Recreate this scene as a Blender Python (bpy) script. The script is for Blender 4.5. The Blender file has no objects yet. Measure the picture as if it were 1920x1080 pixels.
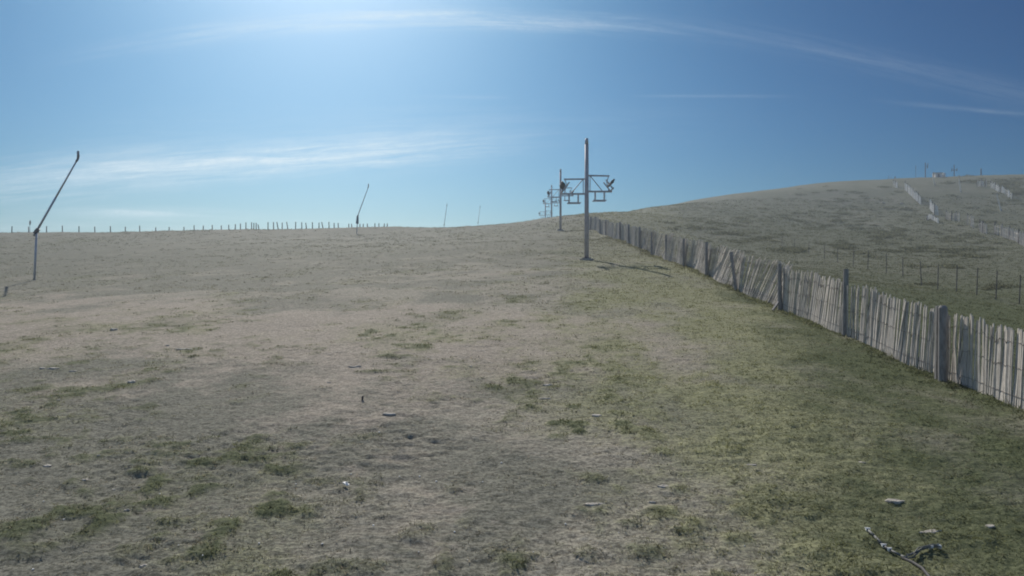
import bpy, math, random
import numpy as np
from mathutils import Vector, Matrix

random.seed(7)
rng = np.random.default_rng(7)
F = 1400.0          # focal length in pixels of the 1920 px wide photograph
CZ = 3.6            # camera height above the reference level
R = math.radians
sc = bpy.context.scene
C = bpy.context.collection

# ------------------------------------------------------------------ camera
cam_d = bpy.data.cameras.new('camera')
cam_d.sensor_width = 36.0
cam_d.lens = 36.0 * F / 1920.0
cam_d.clip_end = 9000.0
cam_d.clip_start = 0.05
cam = bpy.data.objects.new('camera', cam_d)
C.objects.link(cam)
cam.location = (0, 0, CZ)
cam.rotation_euler = (R(90), 0, 0)
sc.camera = cam

# ------------------------------------------------------------------ exposure
sc.view_settings.view_transform = 'Standard'
sc.view_settings.look = 'None'
sc.view_settings.exposure = 0.0
sc.cycles.filter_width = 1.9       # the soft lens of a small webcam
sc.view_settings.gamma = 1.0
SUN_EL, SUN_AZ = R(37.0), R(-14.5)       # azimuth from +Y, negative = to the left

# ------------------------------------------------------------------ sky
world = bpy.data.worlds.new('World')
sc.world = world
world.use_nodes = True
wn = world.node_tree
wn.nodes.clear()


class NB:
    """tiny helper to chain nodes"""
    def __init__(s, tree):
        s.t = tree

    def n(s, typ, **kw):
        nd = s.t.nodes.new(typ)
        for k, v in kw.items():
            setattr(nd, k, v)
        return nd

    def put(s, sock, v):
        if isinstance(v, (int, float)):
            sock.default_value = v
        elif isinstance(v, (tuple, list)):
            sock.default_value = v
        else:
            s.t.links.new(v, sock)

    def m(s, op, a, b=0.0, c=0.0, clamp=False):
        nd = s.n('ShaderNodeMath', operation=op, use_clamp=clamp)
        s.put(nd.inputs[0], a); s.put(nd.inputs[1], b); s.put(nd.inputs[2], c)
        return nd.outputs[0]

    def noise(s, vec, scale, detail=4.0, rough=0.55, dist=0.0):
        nd = s.n('ShaderNodeTexNoise')
        s.put(nd.inputs['Vector'], vec)
        nd.inputs['Scale'].default_value = scale
        nd.inputs['Detail'].default_value = detail
        nd.inputs['Roughness'].default_value = rough
        nd.inputs['Distortion'].default_value = dist
        return nd.outputs['Fac']

    def ramp(s, fac, a, b):
        nd = s.n('ShaderNodeMapRange')
        nd.interpolation_type = 'SMOOTHSTEP'
        s.put(nd.inputs[0], fac)
        nd.inputs[1].default_value = a
        nd.inputs[2].default_value = b
        return nd.outputs[0]

    def mix(s, f, a, b, mode='MIX'):
        nd = s.n('ShaderNodeMix', data_type='RGBA', blend_type=mode)
        s.put(nd.inputs[0], f); s.put(nd.inputs[6], a); s.put(nd.inputs[7], b)
        return nd.outputs[2]

    def comb(s, x, y, z):
        nd = s.n('ShaderNodeCombineXYZ')
        s.put(nd.inputs[0], x); s.put(nd.inputs[1], y); s.put(nd.inputs[2], z)
        return nd.outputs[0]


def rgb(r, g, b):
    return (r, g, b, 1.0)


B = NB(wn)
sky = B.n('ShaderNodeTexSky', sky_type='NISHITA')
sky.sun_disc = False
sky.sun_elevation = SUN_EL
sky.sun_rotation = SUN_AZ
sky.altitude = 500
sky.air_density = 1.0
sky.dust_density = 2.5
sky.ozone_density = 6.0
tc = B.n('ShaderNodeTexCoord')
sep = B.n('ShaderNodeSeparateXYZ')
wn.links.new(tc.outputs['Generated'], sep.inputs[0])
dx, dy, dz = sep.outputs[0], sep.outputs[1], sep.outputs[2]
ydiv = B.m('MAXIMUM', dy, 0.02)
u = B.m('DIVIDE', dx, ydiv)              # direction written as slopes east and up
v = B.m('DIVIDE', dz, ydiv)
front = B.ramp(dy, 0.05, 0.3)


def cirrus(u0, v0, slope, curve, width, ua, ub, fade, strength, ns):
    """a long thin streak of cirrus: centre line v0+slope(u-u0)+curve(u-u0)^2"""
    du = B.m('SUBTRACT', u, u0)
    c = B.m('ADD', B.m('MULTIPLY', du, slope), B.m('MULTIPLY', B.m('MULTIPLY', du, du), curve))
    d = B.m('SUBTRACT', B.m('SUBTRACT', v, v0), c)
    wob = B.m('MULTIPLY', B.m('SUBTRACT', B.noise(B.comb(B.m('MULTIPLY', u, 5.0), B.m('MULTIPLY', v, 9.0), ns), 1.0, 3), 0.5), width * 1.3)
    d = B.m('DIVIDE', B.m('ADD', d, wob), width)
    g = B.m('POWER', 2.718, B.m('MULTIPLY', B.m('MULTIPLY', d, d), -1.0))
    ra = B.ramp(u, ua - fade, ua + fade)
    rb = B.ramp(u, ub + fade, ub - fade)
    # wisps: fine streaks along the band
    al = B.m('SUBTRACT', v, c)
    wv = B.comb(B.m('MULTIPLY', u, 7.0), B.m('MULTIPLY', al, 110.0), ns)
    nz = B.ramp(B.noise(wv, 1.0, 6, 0.6, 0.4), 0.2, 0.8)
    nz2 = B.ramp(B.noise(B.comb(B.m('MULTIPLY', u, 60.0), B.m('MULTIPLY', al, 160.0), ns), 1.0, 4, 0.6, 0.8), 0.1, 0.9)
    nz = B.m('MULTIPLY', nz, B.m('ADD', B.m('MULTIPLY', nz2, 0.5), 0.6))
    return B.m('MULTIPLY', B.m('MULTIPLY', g, B.m('MULTIPLY', ra, rb)), B.m('MULTIPLY', nz, strength))


def uu(px): return (px - 960) / F
def vv(py): return (540 - py) / F


bands = [
    cirrus(uu(850), vv(34), 0.0, -0.19, 0.0125, uu(430), uu(1060), 0.30, 0.85, 1.3),
    cirrus(uu(1640), vv(117), -0.215, -0.1, 0.016, uu(1350), uu(2100), 0.15, 0.10, 8.3),
    cirrus(uu(500), vv(298), 0.075, 0.0, 0.021, uu(180), uu(840), 0.18, 1.0, 4.7),
    cirrus(uu(150), vv(330), 0.11, 0.0, 0.030, uu(-300), uu(330), 0.2, 0.5, 2.2),
    cirrus(uu(280), vv(398), -0.01, -0.1, 0.006, uu(110), uu(440), 0.09, 0.6, 6.1),
    cirrus(uu(100), vv(425), 0.0, 0.0, 0.012, uu(-500), uu(700), 0.3, 0.25, 3.1),
    cirrus(uu(860), vv(182), -0.01, 0.0, 0.0022, uu(800), uu(940), 0.03, 0.12, 9.4),
    cirrus(uu(1330), vv(181), 0.0, 0.0, 0.0022, uu(1220), uu(1450), 0.05, 0.12, 5.4),
    cirrus(uu(1800), vv(203), -0.09, 0.0, 0.0030, uu(1690), uu(1930), 0.06, 0.13, 7.4),
    cirrus(uu(760), vv(240), 0.02, 0.0, 0.028, uu(300), uu(1100), 0.3, 0.12, 7.9),
]
tot = bands[0]
for b_ in bands[1:]:
    tot = B.m('ADD', tot, b_)
tot = B.m('MULTIPLY', tot, front, clamp=True)
SKY_K = 0.10
ss_ = B.n('ShaderNodeSeparateColor')
wn.links.new(sky.outputs[0], ss_.inputs[0])
ch = []
for k_, (gm, gn) in enumerate(((2.5, .325), (1.84, .48), (1.67, .50))):     # deep clear blue, with lens vignetting put into the sky colour
    ch.append(B.m('MULTIPLY', B.m('POWER', B.m('MULTIPLY', ss_.outputs[k_], SKY_K), gm), gn / SKY_K))
sc_ = B.n('ShaderNodeCombineColor')
for k_ in range(3):
    wn.links.new(ch[k_], sc_.inputs[k_])
# overhead and behind the viewer the sky model is brightened to add fill light
hi_ = B.m('MAXIMUM', B.ramp(dz, 0.50, 0.80), B.ramp(dy, 0.15, -0.25))
fill_sky = B.mix(1.0, sky.outputs[0], rgb(1.25, 1.15, 1.05), 'MULTIPLY')
skycol = B.mix(hi_, sc_.outputs[0], fill_sky)
cl = B.mix(tot, skycol, rgb(7.6, 8.5, 8.9))
bg = B.n('ShaderNodeBackground')
bg.inputs['Strength'].default_value = SKY_K
wn.links.new(cl, bg.inputs['Color'])
wo = B.n('ShaderNodeOutputWorld')
wn.links.new(bg.outputs[0], wo.inputs['Surface'])

# ------------------------------------------------------------------ sun
sd = bpy.data.lights.new('sun', 'SUN')
sd.energy = 4.8
sd.angle = R(0.6)
sd.color = (1.0, 0.93, 0.83)
sun = bpy.data.objects.new('sun', sd)
C.objects.link(sun)
to_sun = Vector((math.sin(SUN_AZ) * math.cos(SUN_EL), math.cos(SUN_AZ) * math.cos(SUN_EL), math.sin(SUN_EL)))
sun.rotation_euler = to_sun.to_track_quat('Z', 'Y').to_euler()
sun.location = (0, 0, 60)

# ------------------------------------------------------------------ terrain height
pts = []


def wpt(px, d, y):
    pts.append(((px - 960) / F * d, d, (540 - y) / F * d))


for d, z in [(10.7, -2.5), (15.3, -1.9), (19.8, -1.27), (24.6, -.74), (29.3, -.12), (34, .55), (38.5, 1.15),
             (42.5, 1.58), (51.7, 2.75), (60.9, 3.9), (70, 5.0), (79, 6.1), (92, 8.0)]:
    pts.append((8.9, d, z))
for Y in (-20, -5, 5, 12):
    for X in (-20, 0, 9, 25):
        pts.append((X, Y, -3.7 + .12 * Y - (.03 * abs(X) if X > 9 else 0) - (.012 * abs(X) if X < 0 else 0)))
wpt(1100, 44, 487); wpt(1051, 87, 432); pts.append((6.9, 130, 10.7)); pts.append((7.9, 173, 13.0))
wpt(64, 42, 526); wpt(668, 100, 439)
for px, y in [(-400, 437), (0, 436), (200, 436), (400, 431), (700, 427), (900, 424), (960, 419)]:
    wpt(px, 108, y)
wpt(1050, 108, 405); wpt(1100, 112, 402); wpt(1150, 118, 398)
for a in [(400, 42, 515), (700, 43, 500), (950, 43, 492), (300, 70, 463), (700, 70, 458), (950, 70, 452), (0, 70, 472),
          (-400, 70, 476), (-400, 42, 535), (1100, 70, 450), (0, 25, 590), (500, 25, 583), (900, 25, 578), (-400, 25, 600)]:
    wpt(*a)
for px in (-400, 0, 300, 600, 850):
    wpt(px, 150, 460)
for a in [(1911, 33.5, 570), (1830, 35.5, 554), (1758, 40, 543), (1693, 47, 520), (1627, 52, 507), (1570, 62, 492),
          (1400, 55, 494), (1300, 60, 474), (1250, 70, 460), (1250, 90, 436), (1250, 120, 408), (1250, 150, 386),
          (1400, 90, 446), (1400, 120, 412), (1400, 150, 387), (1400, 185, 362),
          (1590, 90, 458), (1590, 120, 430), (1590, 160, 388), (1590, 215, 340),
          (1775, 60, 500), (1775, 90, 458), (1775, 120, 425), (1775, 160, 383), (1775, 220, 332),
          (1920, 60, 500), (1920, 90, 457), (1920, 120, 424), (1920, 160, 380), (1920, 220, 326),
          (2300, 60, 500), (2300, 120, 424), (2300, 220, 325), (2300, 30, 590),
          (1250, 205, 390), (1400, 235, 366)]:
    wpt(*a)
for px, y in ((1250, 405), (1400, 388), (1590, 375), (1775, 365), (1920, 360), (2300, 360)):
    wpt(px, 280, y)
TP = np.array(pts)
TS = 50.0


def _U(r2): return .5 * r2 * np.log(r2 + 1e-9)


_X = TP[:, :2] / TS
_n = len(TP)
_K = _U(((_X[:, None] - _X[None]) ** 2).sum(-1)) + 1e-4 * np.eye(_n)
_Q = np.c_[np.ones(_n), _X]
TCF = np.linalg.solve(np.block([[_K, _Q], [_Q.T, np.zeros((3, 3))]]), np.r_[TP[:, 2], np.zeros(3)])


def vnoise(x, y, seed=0):
    xi = np.floor(x).astype(np.int64); yi = np.floor(y).astype(np.int64)
    fx = x - xi; fy = y - yi
    fx = fx * fx * fx * (fx * (fx * 6 - 15) + 10); fy = fy * fy * fy * (fy * (fy * 6 - 15) + 10)

    def h(a, b):
        n = (a * 374761393 + b * 668265263 + seed * 1442695041) & 0xffffffff
        n = ((n ^ (n >> 13)) * 1274126177) & 0xffffffff
        n = ((n ^ (n >> 16)) * 2246822519) & 0xffffffff
        return ((n ^ (n >> 15)) & 0xffffff) / float(0xffffff) * 2 - 1
    return (h(xi, yi) * (1 - fx) + h(xi + 1, yi) * fx) * (1 - fy) + (h(xi, yi + 1) * (1 - fx) + h(xi + 1, yi + 1) * fx) * fy


def fbm(x, y, octv, seed=0, gain=.5):
    o = 0; a = 1.; t = 0
    for i in range(octv):
        c_, s_ = math.cos(i * 1.3), math.sin(i * 1.3)
        o = o + a * vnoise((x * c_ - y * s_) * 2 ** i + 11.3 * i, (x * s_ + y * c_) * 2 ** i + 5.7 * i, seed + i * 17)
        t += a; a *= gain
    return o / t


def base_h(x, y):
    x = np.asarray(x, float); y = np.asarray(y, float)
    cx = np.clip(x, -110, 230); cy = np.clip(y, -25, 275)
    o = np.zeros_like(cx)
    for i in range(_n):
        o += TCF[i] * _U((cx / TS - _X[i, 0]) ** 2 + (cy / TS - _X[i, 1]) ** 2)
    o += TCF[_n] + TCF[_n + 1] * cx / TS + TCF[_n + 2] * cy / TS
    over = np.hypot(x - cx, y - cy)
    return o - 0.09 * over + CZ


def mid_h(x, y):
    d = np.hypot(x, y)
    f = np.clip((d - 20) / 80, 0, 1)
    hill = np.clip((x - 25) / 60, 0, 1)
    crest = np.clip((d - 85) / 20, 0, 1)
    return (0.045 * fbm(x / 2.6, y / 2.6, 3, 3) + f * 0.12 * fbm(x / 9, y / 9, 3, 5) + hill * 0.55 * fbm(x / 22, y / 22, 4, 9)
            + crest * 0.14 * np.clip(fbm(x / 3.5, y / 3.5, 3, 21), 0, 1))


def H(x, y):
    """height of the ground (without the finest tussocks)"""
    return base_h(x, y) + mid_h(np.asarray(x, float), np.asarray(y, float))


def h1(x, y):
    return float(H(np.array([x]), np.array([y]))[0])


def P(px, d):
    """the spot on the ground at depth d that stands in column px of the photograph"""
    X = (px - 960) / F * d
    return Vector((X, d, h1(X, d)))


def HG(px, py, dmin=6.5, dmax=260):
    """first ground point met by the sight line through a pixel"""
    d = np.exp(np.linspace(math.log(dmin), math.log(dmax), 1500))
    x = (px - 960) / F * d
    z = H(x, d) - CZ - (540 - py) / F * d
    i = np.where(z >= 0)[0]
    if len(i) == 0:
        return P(px, 110)
    return P(px, float(d[i[0]]))


def tufts(x, y):
    n2 = fbm(x / 1.3, y / 1.8, 4, 41)
    near = np.where(x > 9.5, 1, np.clip(1.35 - np.hypot(x, y) / 38, .12, 1))
    return near * np.clip((fbm(x / .36, y / .34, 4, 301) + .03) * 2.4, 0, 1) * np.clip(.62 + 1.1 * n2 + .02 * np.clip(-x, 0, 10), 0, 1)


# masks of what covers the ground, in metres on the slope
def cover(x, y):
    """green (living grass) 0..1, bare (pinkish dry soil and straw) 0..1, grey (dead heath)"""
    n1 = fbm(x / 5.5, y / 7, 4, 31); n2 = fbm(x / 1.3, y / 1.8, 4, 41); n3 = fbm(x / 16, y / 24, 3, 51)
    side = np.clip((x - 0.06 * y + 1.2) / 6.0, 0, 1)                    # greener towards the picket fence
    beyond = np.clip((x - 9.5) / 6, 0, 1)
    green = 0.20 + 0.60 * side + 0.30 * n1 + 0.42 * n2 + 0.22 * n3
    tuft = tufts(x, y)
    green = green + .50 * tuft
    green = green - beyond * np.clip((y - 80) / 90, 0, 1) * 0.20 + .1 * beyond
    band = np.exp(-((y - 19.5 - 0.30 * (-x)) / 6.0) ** 2) * np.clip((7.5 - x) / 4, 0, 1)
    far = np.clip((y - 30) / 40, 0, 1) * np.clip((12 - x) / 8, 0, 1)
    bare = 0.18 + 0.75 * band + 0.16 * far + 0.45 * fbm(x / 3.2, y / 3.6, 4, 61) + 0.25 * fbm(x / .8, y / 1.0, 3, 71) - 0.35 * side - .45 * beyond
    grey = np.clip(0.5 + .25 * beyond + .35 * far + .5 * np.clip((-x - .5) / 4, 0, 1) * np.clip((18 - y) / 8, 0, 1) + 0.9 * fbm(x / 2.2, y / 2.5, 3, 81) + .3 * np.clip((-x - 3) / 10, 0, 1), 0, 1)
    return np.clip(green, 0, 1), np.clip(bare, 0, 1), grey


def lush(x, y):
    """how deep the green is: yellowing sward on the open slope, rich grass by the fence and at the lower right"""
    a = np.clip((x - .2 * y - .6) / 4.5, 0, 1) + .45 * fbm(x / 1.7, y / 2.1, 3, 401) + .45 * np.clip((2 - x + .1 * y) / 4, 0, 1)
    return np.clip(np.maximum(a, .85 * tufts(x, y) * np.clip((4 - x) / 3, 0, 1)), 0, 1)


def fine_h(x, y):
    """tussocks and hoof-marks of the turf"""
    d = np.hypot(x, y)
    f = np.clip(1.2 - d / 26, 0.22, 1)
    g, b, k = cover(x, y)
    lump = np.clip(fbm(x / .34, y / .27, 3, 101), -.15, 1)
    rough = fbm(x / .13, y / .075, 3, 111)
    ridg = 1 - np.abs(fbm(x / .38, y / .13, 3, 121)) * 2.4
    rm = np.clip(.35 + 2.2 * fbm(x / 1.9, y / 2.2, 3, 151), 0, 1)
    return (f * (0.028 * lump + 0.018 * rough + 0.042 * rm * ridg * (1 - .6 * g) + .045 * tufts(x, y))
            + 0.04 * f * np.clip(fbm(x / .9, y / .8, 3, 131), 0, 1))


# ------------------------------------------------------------------ materials
def new_mat(name):
    m = bpy.data.materials.new(name)
    m.use_nodes = True
    m.node_tree.nodes.clear()
    nb = NB(m.node_tree)
    out = nb.n('ShaderNodeOutputMaterial')
    return m, nb, out


def simple_mat(name, ca, cb, scale=6.0, rough=0.7, metal=0.0, bump=0.0, stretch=(1, 1, 1), cc=None):
    m, nb, out = new_mat(name)
    t = nb.n('ShaderNodeTexCoord')
    mp = nb.n('ShaderNodeMapping')
    mp.inputs['Scale'].default_value = stretch
    m.node_tree.links.new(t.outputs['Object'], mp.inputs[0])
    f = nb.ramp(nb.noise(mp.outputs[0], scale, 5, 0.6), 0.3, 0.7)
    col = nb.mix(f, rgb(*ca), rgb(*cb))
    if cc:
        f2 = nb.ramp(nb.noise(mp.outputs[0], scale * 3.1, 4, 0.7), 0.55, 0.75)
        col = nb.mix(f2, col, rgb(*cc))
    p = nb.n('ShaderNodeBsdfPrincipled')
    nb.put(p.inputs['Base Color'], col)
    p.inputs['Roughness'].default_value = rough
    p.inputs['Metallic'].default_value = metal
    if rough >= .99:
        p.inputs['Specular IOR Level'].default_value = 0.0       # woven cloth has no sheen
    if bump:
        bn = nb.n('ShaderNodeBump')
        bn.inputs['Strength'].default_value = bump
        bn.inputs['Distance'].default_value = 0.01
        nb.put(bn.inputs['Height'], nb.noise(mp.outputs[0], scale * 4, 4))
        nb.put(p.inputs['Normal'], bn.outputs[0])
    nb.put(out.inputs[0], p.outputs[0])
    return m


def ground_mat():
    m, nb, out = new_mat('turf')
    geo = nb.n('ShaderNodeNewGeometry')
    pos = geo.outputs['Position']
    a = nb.n('ShaderNodeAttribute', attribute_name='cover')
    s = nb.n('ShaderNodeSeparateColor')
    nb.put(s.inputs[0], a.outputs['Color'])
    g, b, k = s.outputs[0], s.outputs[1], s.outputs[2]
    lu = a.outputs['Alpha']
    n_hi = nb.noise(pos, 22.0, 6, 0.75)
    n_mid = nb.noise(pos, 3.1, 6, 0.7)
    n_lo = nb.noise(pos, .55, 8, 0.72)
    n_xhi = nb.noise(pos, 75.0, 4, 0.7)
    mp = nb.n('ShaderNodeMapping')
    mp.inputs['Scale'].default_value = (1, 2.2, 1)
    nb.put(mp.inputs[0], pos)
    n_st = nb.noise(mp.outputs[0], 9.0, 6, 0.75, .6)
    hi = nb.ramp(nb.m('ADD', nb.m('MULTIPLY', n_hi, .5), nb.m('MULTIPLY', n_st, .5)), .42, .60)
    straw = nb.mix(hi, rgb(.140, .131, .106), rgb(.400, .378, .308))
    heath = nb.mix(hi, rgb(.092, .093, .074), rgb(.262, .260, .212))
    yell = nb.mix(hi, rgb(.135, .142, .078), rgb(.315, .322, .180))
    deep = nb.mix(hi, rgb(.046, .062, .028), rgb(.122, .143, .066))
    green = nb.mix(nb.ramp(nb.m('ADD', lu, nb.m('MULTIPLY', nb.m('SUBTRACT', n_mid, .5), .8)), .25, .75), yell, deep)
    lo = nb.m('MULTIPLY', nb.m('SUBTRACT', n_lo, .5), 1.5)
    col = nb.mix(nb.ramp(nb.m('ADD', nb.m('ADD', k, lo), nb.m('MULTIPLY', nb.m('SUBTRACT', n_mid, .5), 1.1)), .25, .75), straw, heath)
    col = nb.mix(nb.ramp(nb.m('ADD', b, nb.m('MULTIPLY', nb.m('SUBTRACT', n_mid, .5), .9)), .35, .8), col,
                 nb.mix(hi, rgb(.190, .168, .138), rgb(.425, .385, .320)))
    gf = nb.ramp(nb.m('ADD', nb.m('ADD', g, nb.m('MULTIPLY', lo, .5)), nb.m('MULTIPLY', nb.m('SUBTRACT', n_hi, .5), 1.0)), .15, .92)
    col = nb.mix(nb.m('MULTIPLY', gf, .88), col, green)
    # bleached straw flecks
    fl = nb.ramp(nb.noise(mp.outputs[0], 40.0, 3, 0.6), .60, .70)
    fl = nb.m('MULTIPLY', fl, nb.ramp(n_mid, .42, .62))
    col = nb.mix(nb.m('MULTIPLY', fl, .5), col, rgb(.48, .45, .38))
    sp = nb.n('ShaderNodeSeparateXYZ')
    nb.put(sp.inputs[0], pos)
    upper = nb.ramp(nb.m('ADD', sp.outputs[1], nb.m('MULTIPLY', nb.m('SUBTRACT', n_lo, .5), 30.0)), 22, 60)
    sward = nb.mix(hi, rgb(.082, .086, .066), rgb(.225, .228, .176))       # closed olive sward of the upper slope
    col = nb.mix(nb.m('MULTIPLY', upper, .70), col, sward)
    p = nb.n('ShaderNodeBsdfPrincipled')
    nb.put(p.inputs['Base Color'], col)
    p.inputs['Roughness'].default_value = .85
    p.inputs['Specular IOR Level'].default_value = .04
    bn = nb.n('ShaderNodeBump')
    bn.inputs['Strength'].default_value = .6
    bn.inputs['Distance'].default_value = .03
    nb.put(bn.inputs['Height'], nb.m('ADD', nb.m('ADD', n_hi, n_st), nb.m('MULTIPLY', n_xhi, .4)))
    nb.put(p.inputs['Normal'], bn.outputs[0])
    nb.put(out.inputs[0], p.outputs[0])
    return m


def blade_mat(name):
    m, nb, out = new_mat(name)
    a = nb.n('ShaderNodeAttribute', attribute_name='tint')
    d = nb.n('ShaderNodeBsdfDiffuse')
    t = nb.n('ShaderNodeBsdfTranslucent')
    nb.put(d.inputs[0], a.outputs['Color'])
    nb.put(t.inputs[0], a.outputs['Color'])
    mx = nb.n('ShaderNodeMixShader')
    mx.inputs[0].default_value = .5
    nb.put(mx.inputs[1], d.outputs[0]); nb.put(mx.inputs[2], t.outputs[0])
    nb.put(out.inputs[0], mx.outputs[0])
    return m


M = dict(
    turf=ground_mat(), blade=blade_mat('grass_blade'),
    slat=simple_mat('weathered_slat', (.41, .375, .325), (.65, .605, .54), 4, .75, 0, .4, (6, 6, 1), (.24, .22, .20)),
    post=simple_mat('weathered_post', (.19, .182, .172), (.32, .31, .295), 5, .85, 0, .5, (5, 5, 1)),
    stake=simple_mat('dark_stake', (.06, .058, .055), (.13, .12, .11), 5, .85),
    pale=simple_mat('pale_wood', (.62, .60, .56), (.86, .84, .78), 5, .8),
    steel=simple_mat('galvanised_steel', (.36, .35, .37), (.48, .47, .49), 3, .55, .35),
    darksteel=simple_mat('dark_steel', (.09, .09, .10), (.16, .16, .17), 5, .6, .3),
    rubber=simple_mat('black_rubber', (.03, .03, .03), (.06, .06, .06), 5, .7),
    wire=simple_mat('wire', (.14, .12, .11), (.22, .19, .17), 9, .6, .4),
    stone=simple_mat('granite', (.28, .26, .22), (.48, .45, .39), 7, .85, 0, .6, (1, 1, 1), (.22, .22, .20)),
    white=simple_mat('white_scrap', (.78, .78, .76), (.88, .88, .86), 7, .6),
    aluminium=simple_mat('lance_tube', (.36, .39, .44), (.48, .51, .56), 5, .5, .3),
    headsteel=simple_mat('head_steel', (.16, .17, .19), (.26, .27, .30), 5, .6, .3),
    bluemat=simple_mat('blue_cover', (.06, .09, .13), (.10, .14, .19), 5, .7),
    hut=simple_mat('pale_render', (.60, .57, .52), (.78, .75, .70), 2, .8),
    hose=simple_mat('grey_hose', (.08, .085, .085), (.17, .18, .17), 8, .7),
)


# ------------------------------------------------------------------ mesh helpers
class MB:
    def __init__(s):
        s.v = []; s.f = []

    def tube(s, a, b, r0, r1=None, n=8, cap=True):
        a = Vector(a); b = Vector(b); r1 = r0 if r1 is None else r1
        z = (b - a).normalized()
        x = z.orthogonal().normalized(); y = z.cross(x)
        i = len(s.v)
        for p, r in ((a, r0), (b, r1)):
            for k in range(n):
                t = 2 * math.pi * k / n
                s.v.append(p + x * (r * math.cos(t)) + y * (r * math.sin(t)))
        for k in range(n):
            j = (k + 1) % n
            s.f.append((i + k, i + j, i + n + j, i + n + k))
        if cap:
            s.f.append(tuple(i + n + k for k in range(n)))
            s.f.append(tuple(i + n - 1 - k for k in range(n)))
        return s

    def path(s, ps, r, n=8):
        for a, b in zip(ps[:-1], ps[1:]):
            s.tube(a, b, r, n=n)
        return s

    def beam(s, a, b, w, h, up=(0, 0, 1)):
        a = Vector(a); b = Vector(b)
        z = (b - a).normalized()
        x = z.cross(Vector(up))
        if x.length < 1e-3:
            x = z.cross(Vector((1, 0, 0)))
        x.normalize(); y = x.cross(z)
        i = len(s.v)
        for p in (a, b):
            for sx, sy in ((-1, -1), (1, -1), (1, 1), (-1, 1)):
                s.v.append(p + x * sx * w / 2 + y * sy * h / 2)
        for f in ((0, 1, 5, 4), (1, 2, 6, 5), (2, 3, 7, 6), (3, 0, 4, 7), (3, 2, 1, 0), (4, 5, 6, 7)):
            s.f.append(tuple(i + q for q in f))
        return s

    def blob(s, c, rx, ry, rz, seed, nu=14, nv=9, jag=.25):
        c = Vector(c); rr = random.Random(seed)
        i = len(s.v)
        off = [rr.uniform(0, 50) for _ in range(3)]
        for a in range(nv + 1):
            th = math.pi * a / nv
            for b in range(nu):
                ph = 2 * math.pi * b / nu
                q = Vector((math.sin(th) * math.cos(ph), math.sin(th) * math.sin(ph), math.cos(th)))
                k = 1 + jag * float(fbm(np.array([q.x * 1.6 + off[0] + q.z]), np.array([q.y * 1.6 + off[1] - q.z * .7]), 3, seed)[0])
                # flattened facets give the block its planes
                s.v.append(c + Vector((q.x * rx * k, q.y * ry * k, max(-.6, min(.75, q.z * 1.25)) * rz * k)))
        for a in range(nv):
            for b in range(nu):
                b2 = (b + 1) % nu
                s.f.append((i + a * nu + b, i + (a + 1) * nu + b, i + (a + 1) * nu + b2, i + a * nu + b2))
        return s

    def build(s, name, mat, parent=None, smooth=False, loc=None):
        me = bpy.data.meshes.new(name)
        me.from_pydata([tuple(q) for q in s.v], [], s.f)
        me.materials.append(mat)
        if smooth:
            me.polygons.foreach_set('use_smooth', [True] * len(me.polygons))
        me.update()
        o = bpy.data.objects.new(name, me)
        C.objects.link(o)
        if parent is not None:
            o.parent = parent
        if loc is not None:
            o.location = loc
        return o


def tag(o, label, cat, group=None):
    o['label'] = label; o['category'] = cat
    if group:
        o['group'] = group
    return o


def thing(name, label, cat, loc=(0, 0, 0), group=None):
    o = bpy.data.objects.new(name, None)
    o.empty_display_size = .3
    C.objects.link(o)
    o.location = loc
    return tag(o, label, cat, group)


def copy_tree(o, parent=None):
    c = o.copy(); C.objects.link(c); c.parent = parent
    for ch in list(o.children):
        copy_tree(ch, c)
    return c


# ------------------------------------------------------------------ ground
def make_ground():
    half = R(43)
    front_a = np.linspace(-half, half, 640)
    back_a = np.linspace(half, 2 * math.pi - half, 90)[1:-1]
    ang = np.r_[front_a, back_a]
    na = len(ang)
    rad = np.r_[np.exp(np.linspace(math.log(1.2), math.log(5), 20))[:-1], np.exp(np.linspace(math.log(5), math.log(60), 560))[:-1],
                np.exp(np.linspace(math.log(60), math.log(260), 230))[:-1], np.exp(np.linspace(math.log(260), math.log(520), 12))]
    nr = len(rad)
    A, Rr = np.meshgrid(ang, rad)
    X = (np.sin(A) * Rr).ravel(); Y = (np.cos(A) * Rr).ravel()
    Z = H(X, Y) + fine_h(X, Y)
    far = np.hypot(X, Y)
    Z = np.maximum(Z, -73 + 0 * far)
    co = np.c_[X, Y, Z]
    co = np.r_[co, [[0, 0, h1(0, 0)]]]
    idx = np.arange(na * nr).reshape(nr, na)
    nx = np.roll(idx, -1, axis=1)
    quads = np.stack([idx[:-1].ravel(), nx[:-1].ravel(), nx[1:].ravel(), idx[1:].ravel()], 1)[:, ::-1]
    tris = np.stack([np.full(na, na * nr), nx[0], idx[0]], 1)[:, ::-1]
    # orientation: make normals point up
    me = bpy.data.meshes.new('ground')
    nv = len(co); nq = len(quads); nt = len(tris)
    me.vertices.add(nv)
    me.vertices.foreach_set('co', co.ravel())
    loops = np.r_[quads.ravel(), tris.ravel()]
    me.loops.add(len(loops))
    me.loops.foreach_set('vertex_index', loops)
    me.polygons.add(nq + nt)
    st = np.r_[np.arange(nq) * 4, nq * 4 + np.arange(nt) * 3]
    me.polygons.foreach_set('loop_start', st)
    me.polygons.foreach_set('use_smooth', np.ones(nq + nt, bool))
    me.update(calc_edges=True)
    me.validate()
    g, b, k = cover(co[:, 0], co[:, 1])
    at = me.color_attributes.new('cover', 'FLOAT_COLOR', 'POINT')
    at.data.foreach_set('color', np.c_[g, b, k, lush(co[:, 0], co[:, 1])].astype(np.float32).ravel())
    if me.polygons[1000].normal.z < 0:
        me.flip_normals()
    me.materials.append(M['turf'])
    o = bpy.data.objects.new('ground', me)
    C.objects.link(o)
    o['kind'] = 'structure'
    return o


make_ground()


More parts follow.
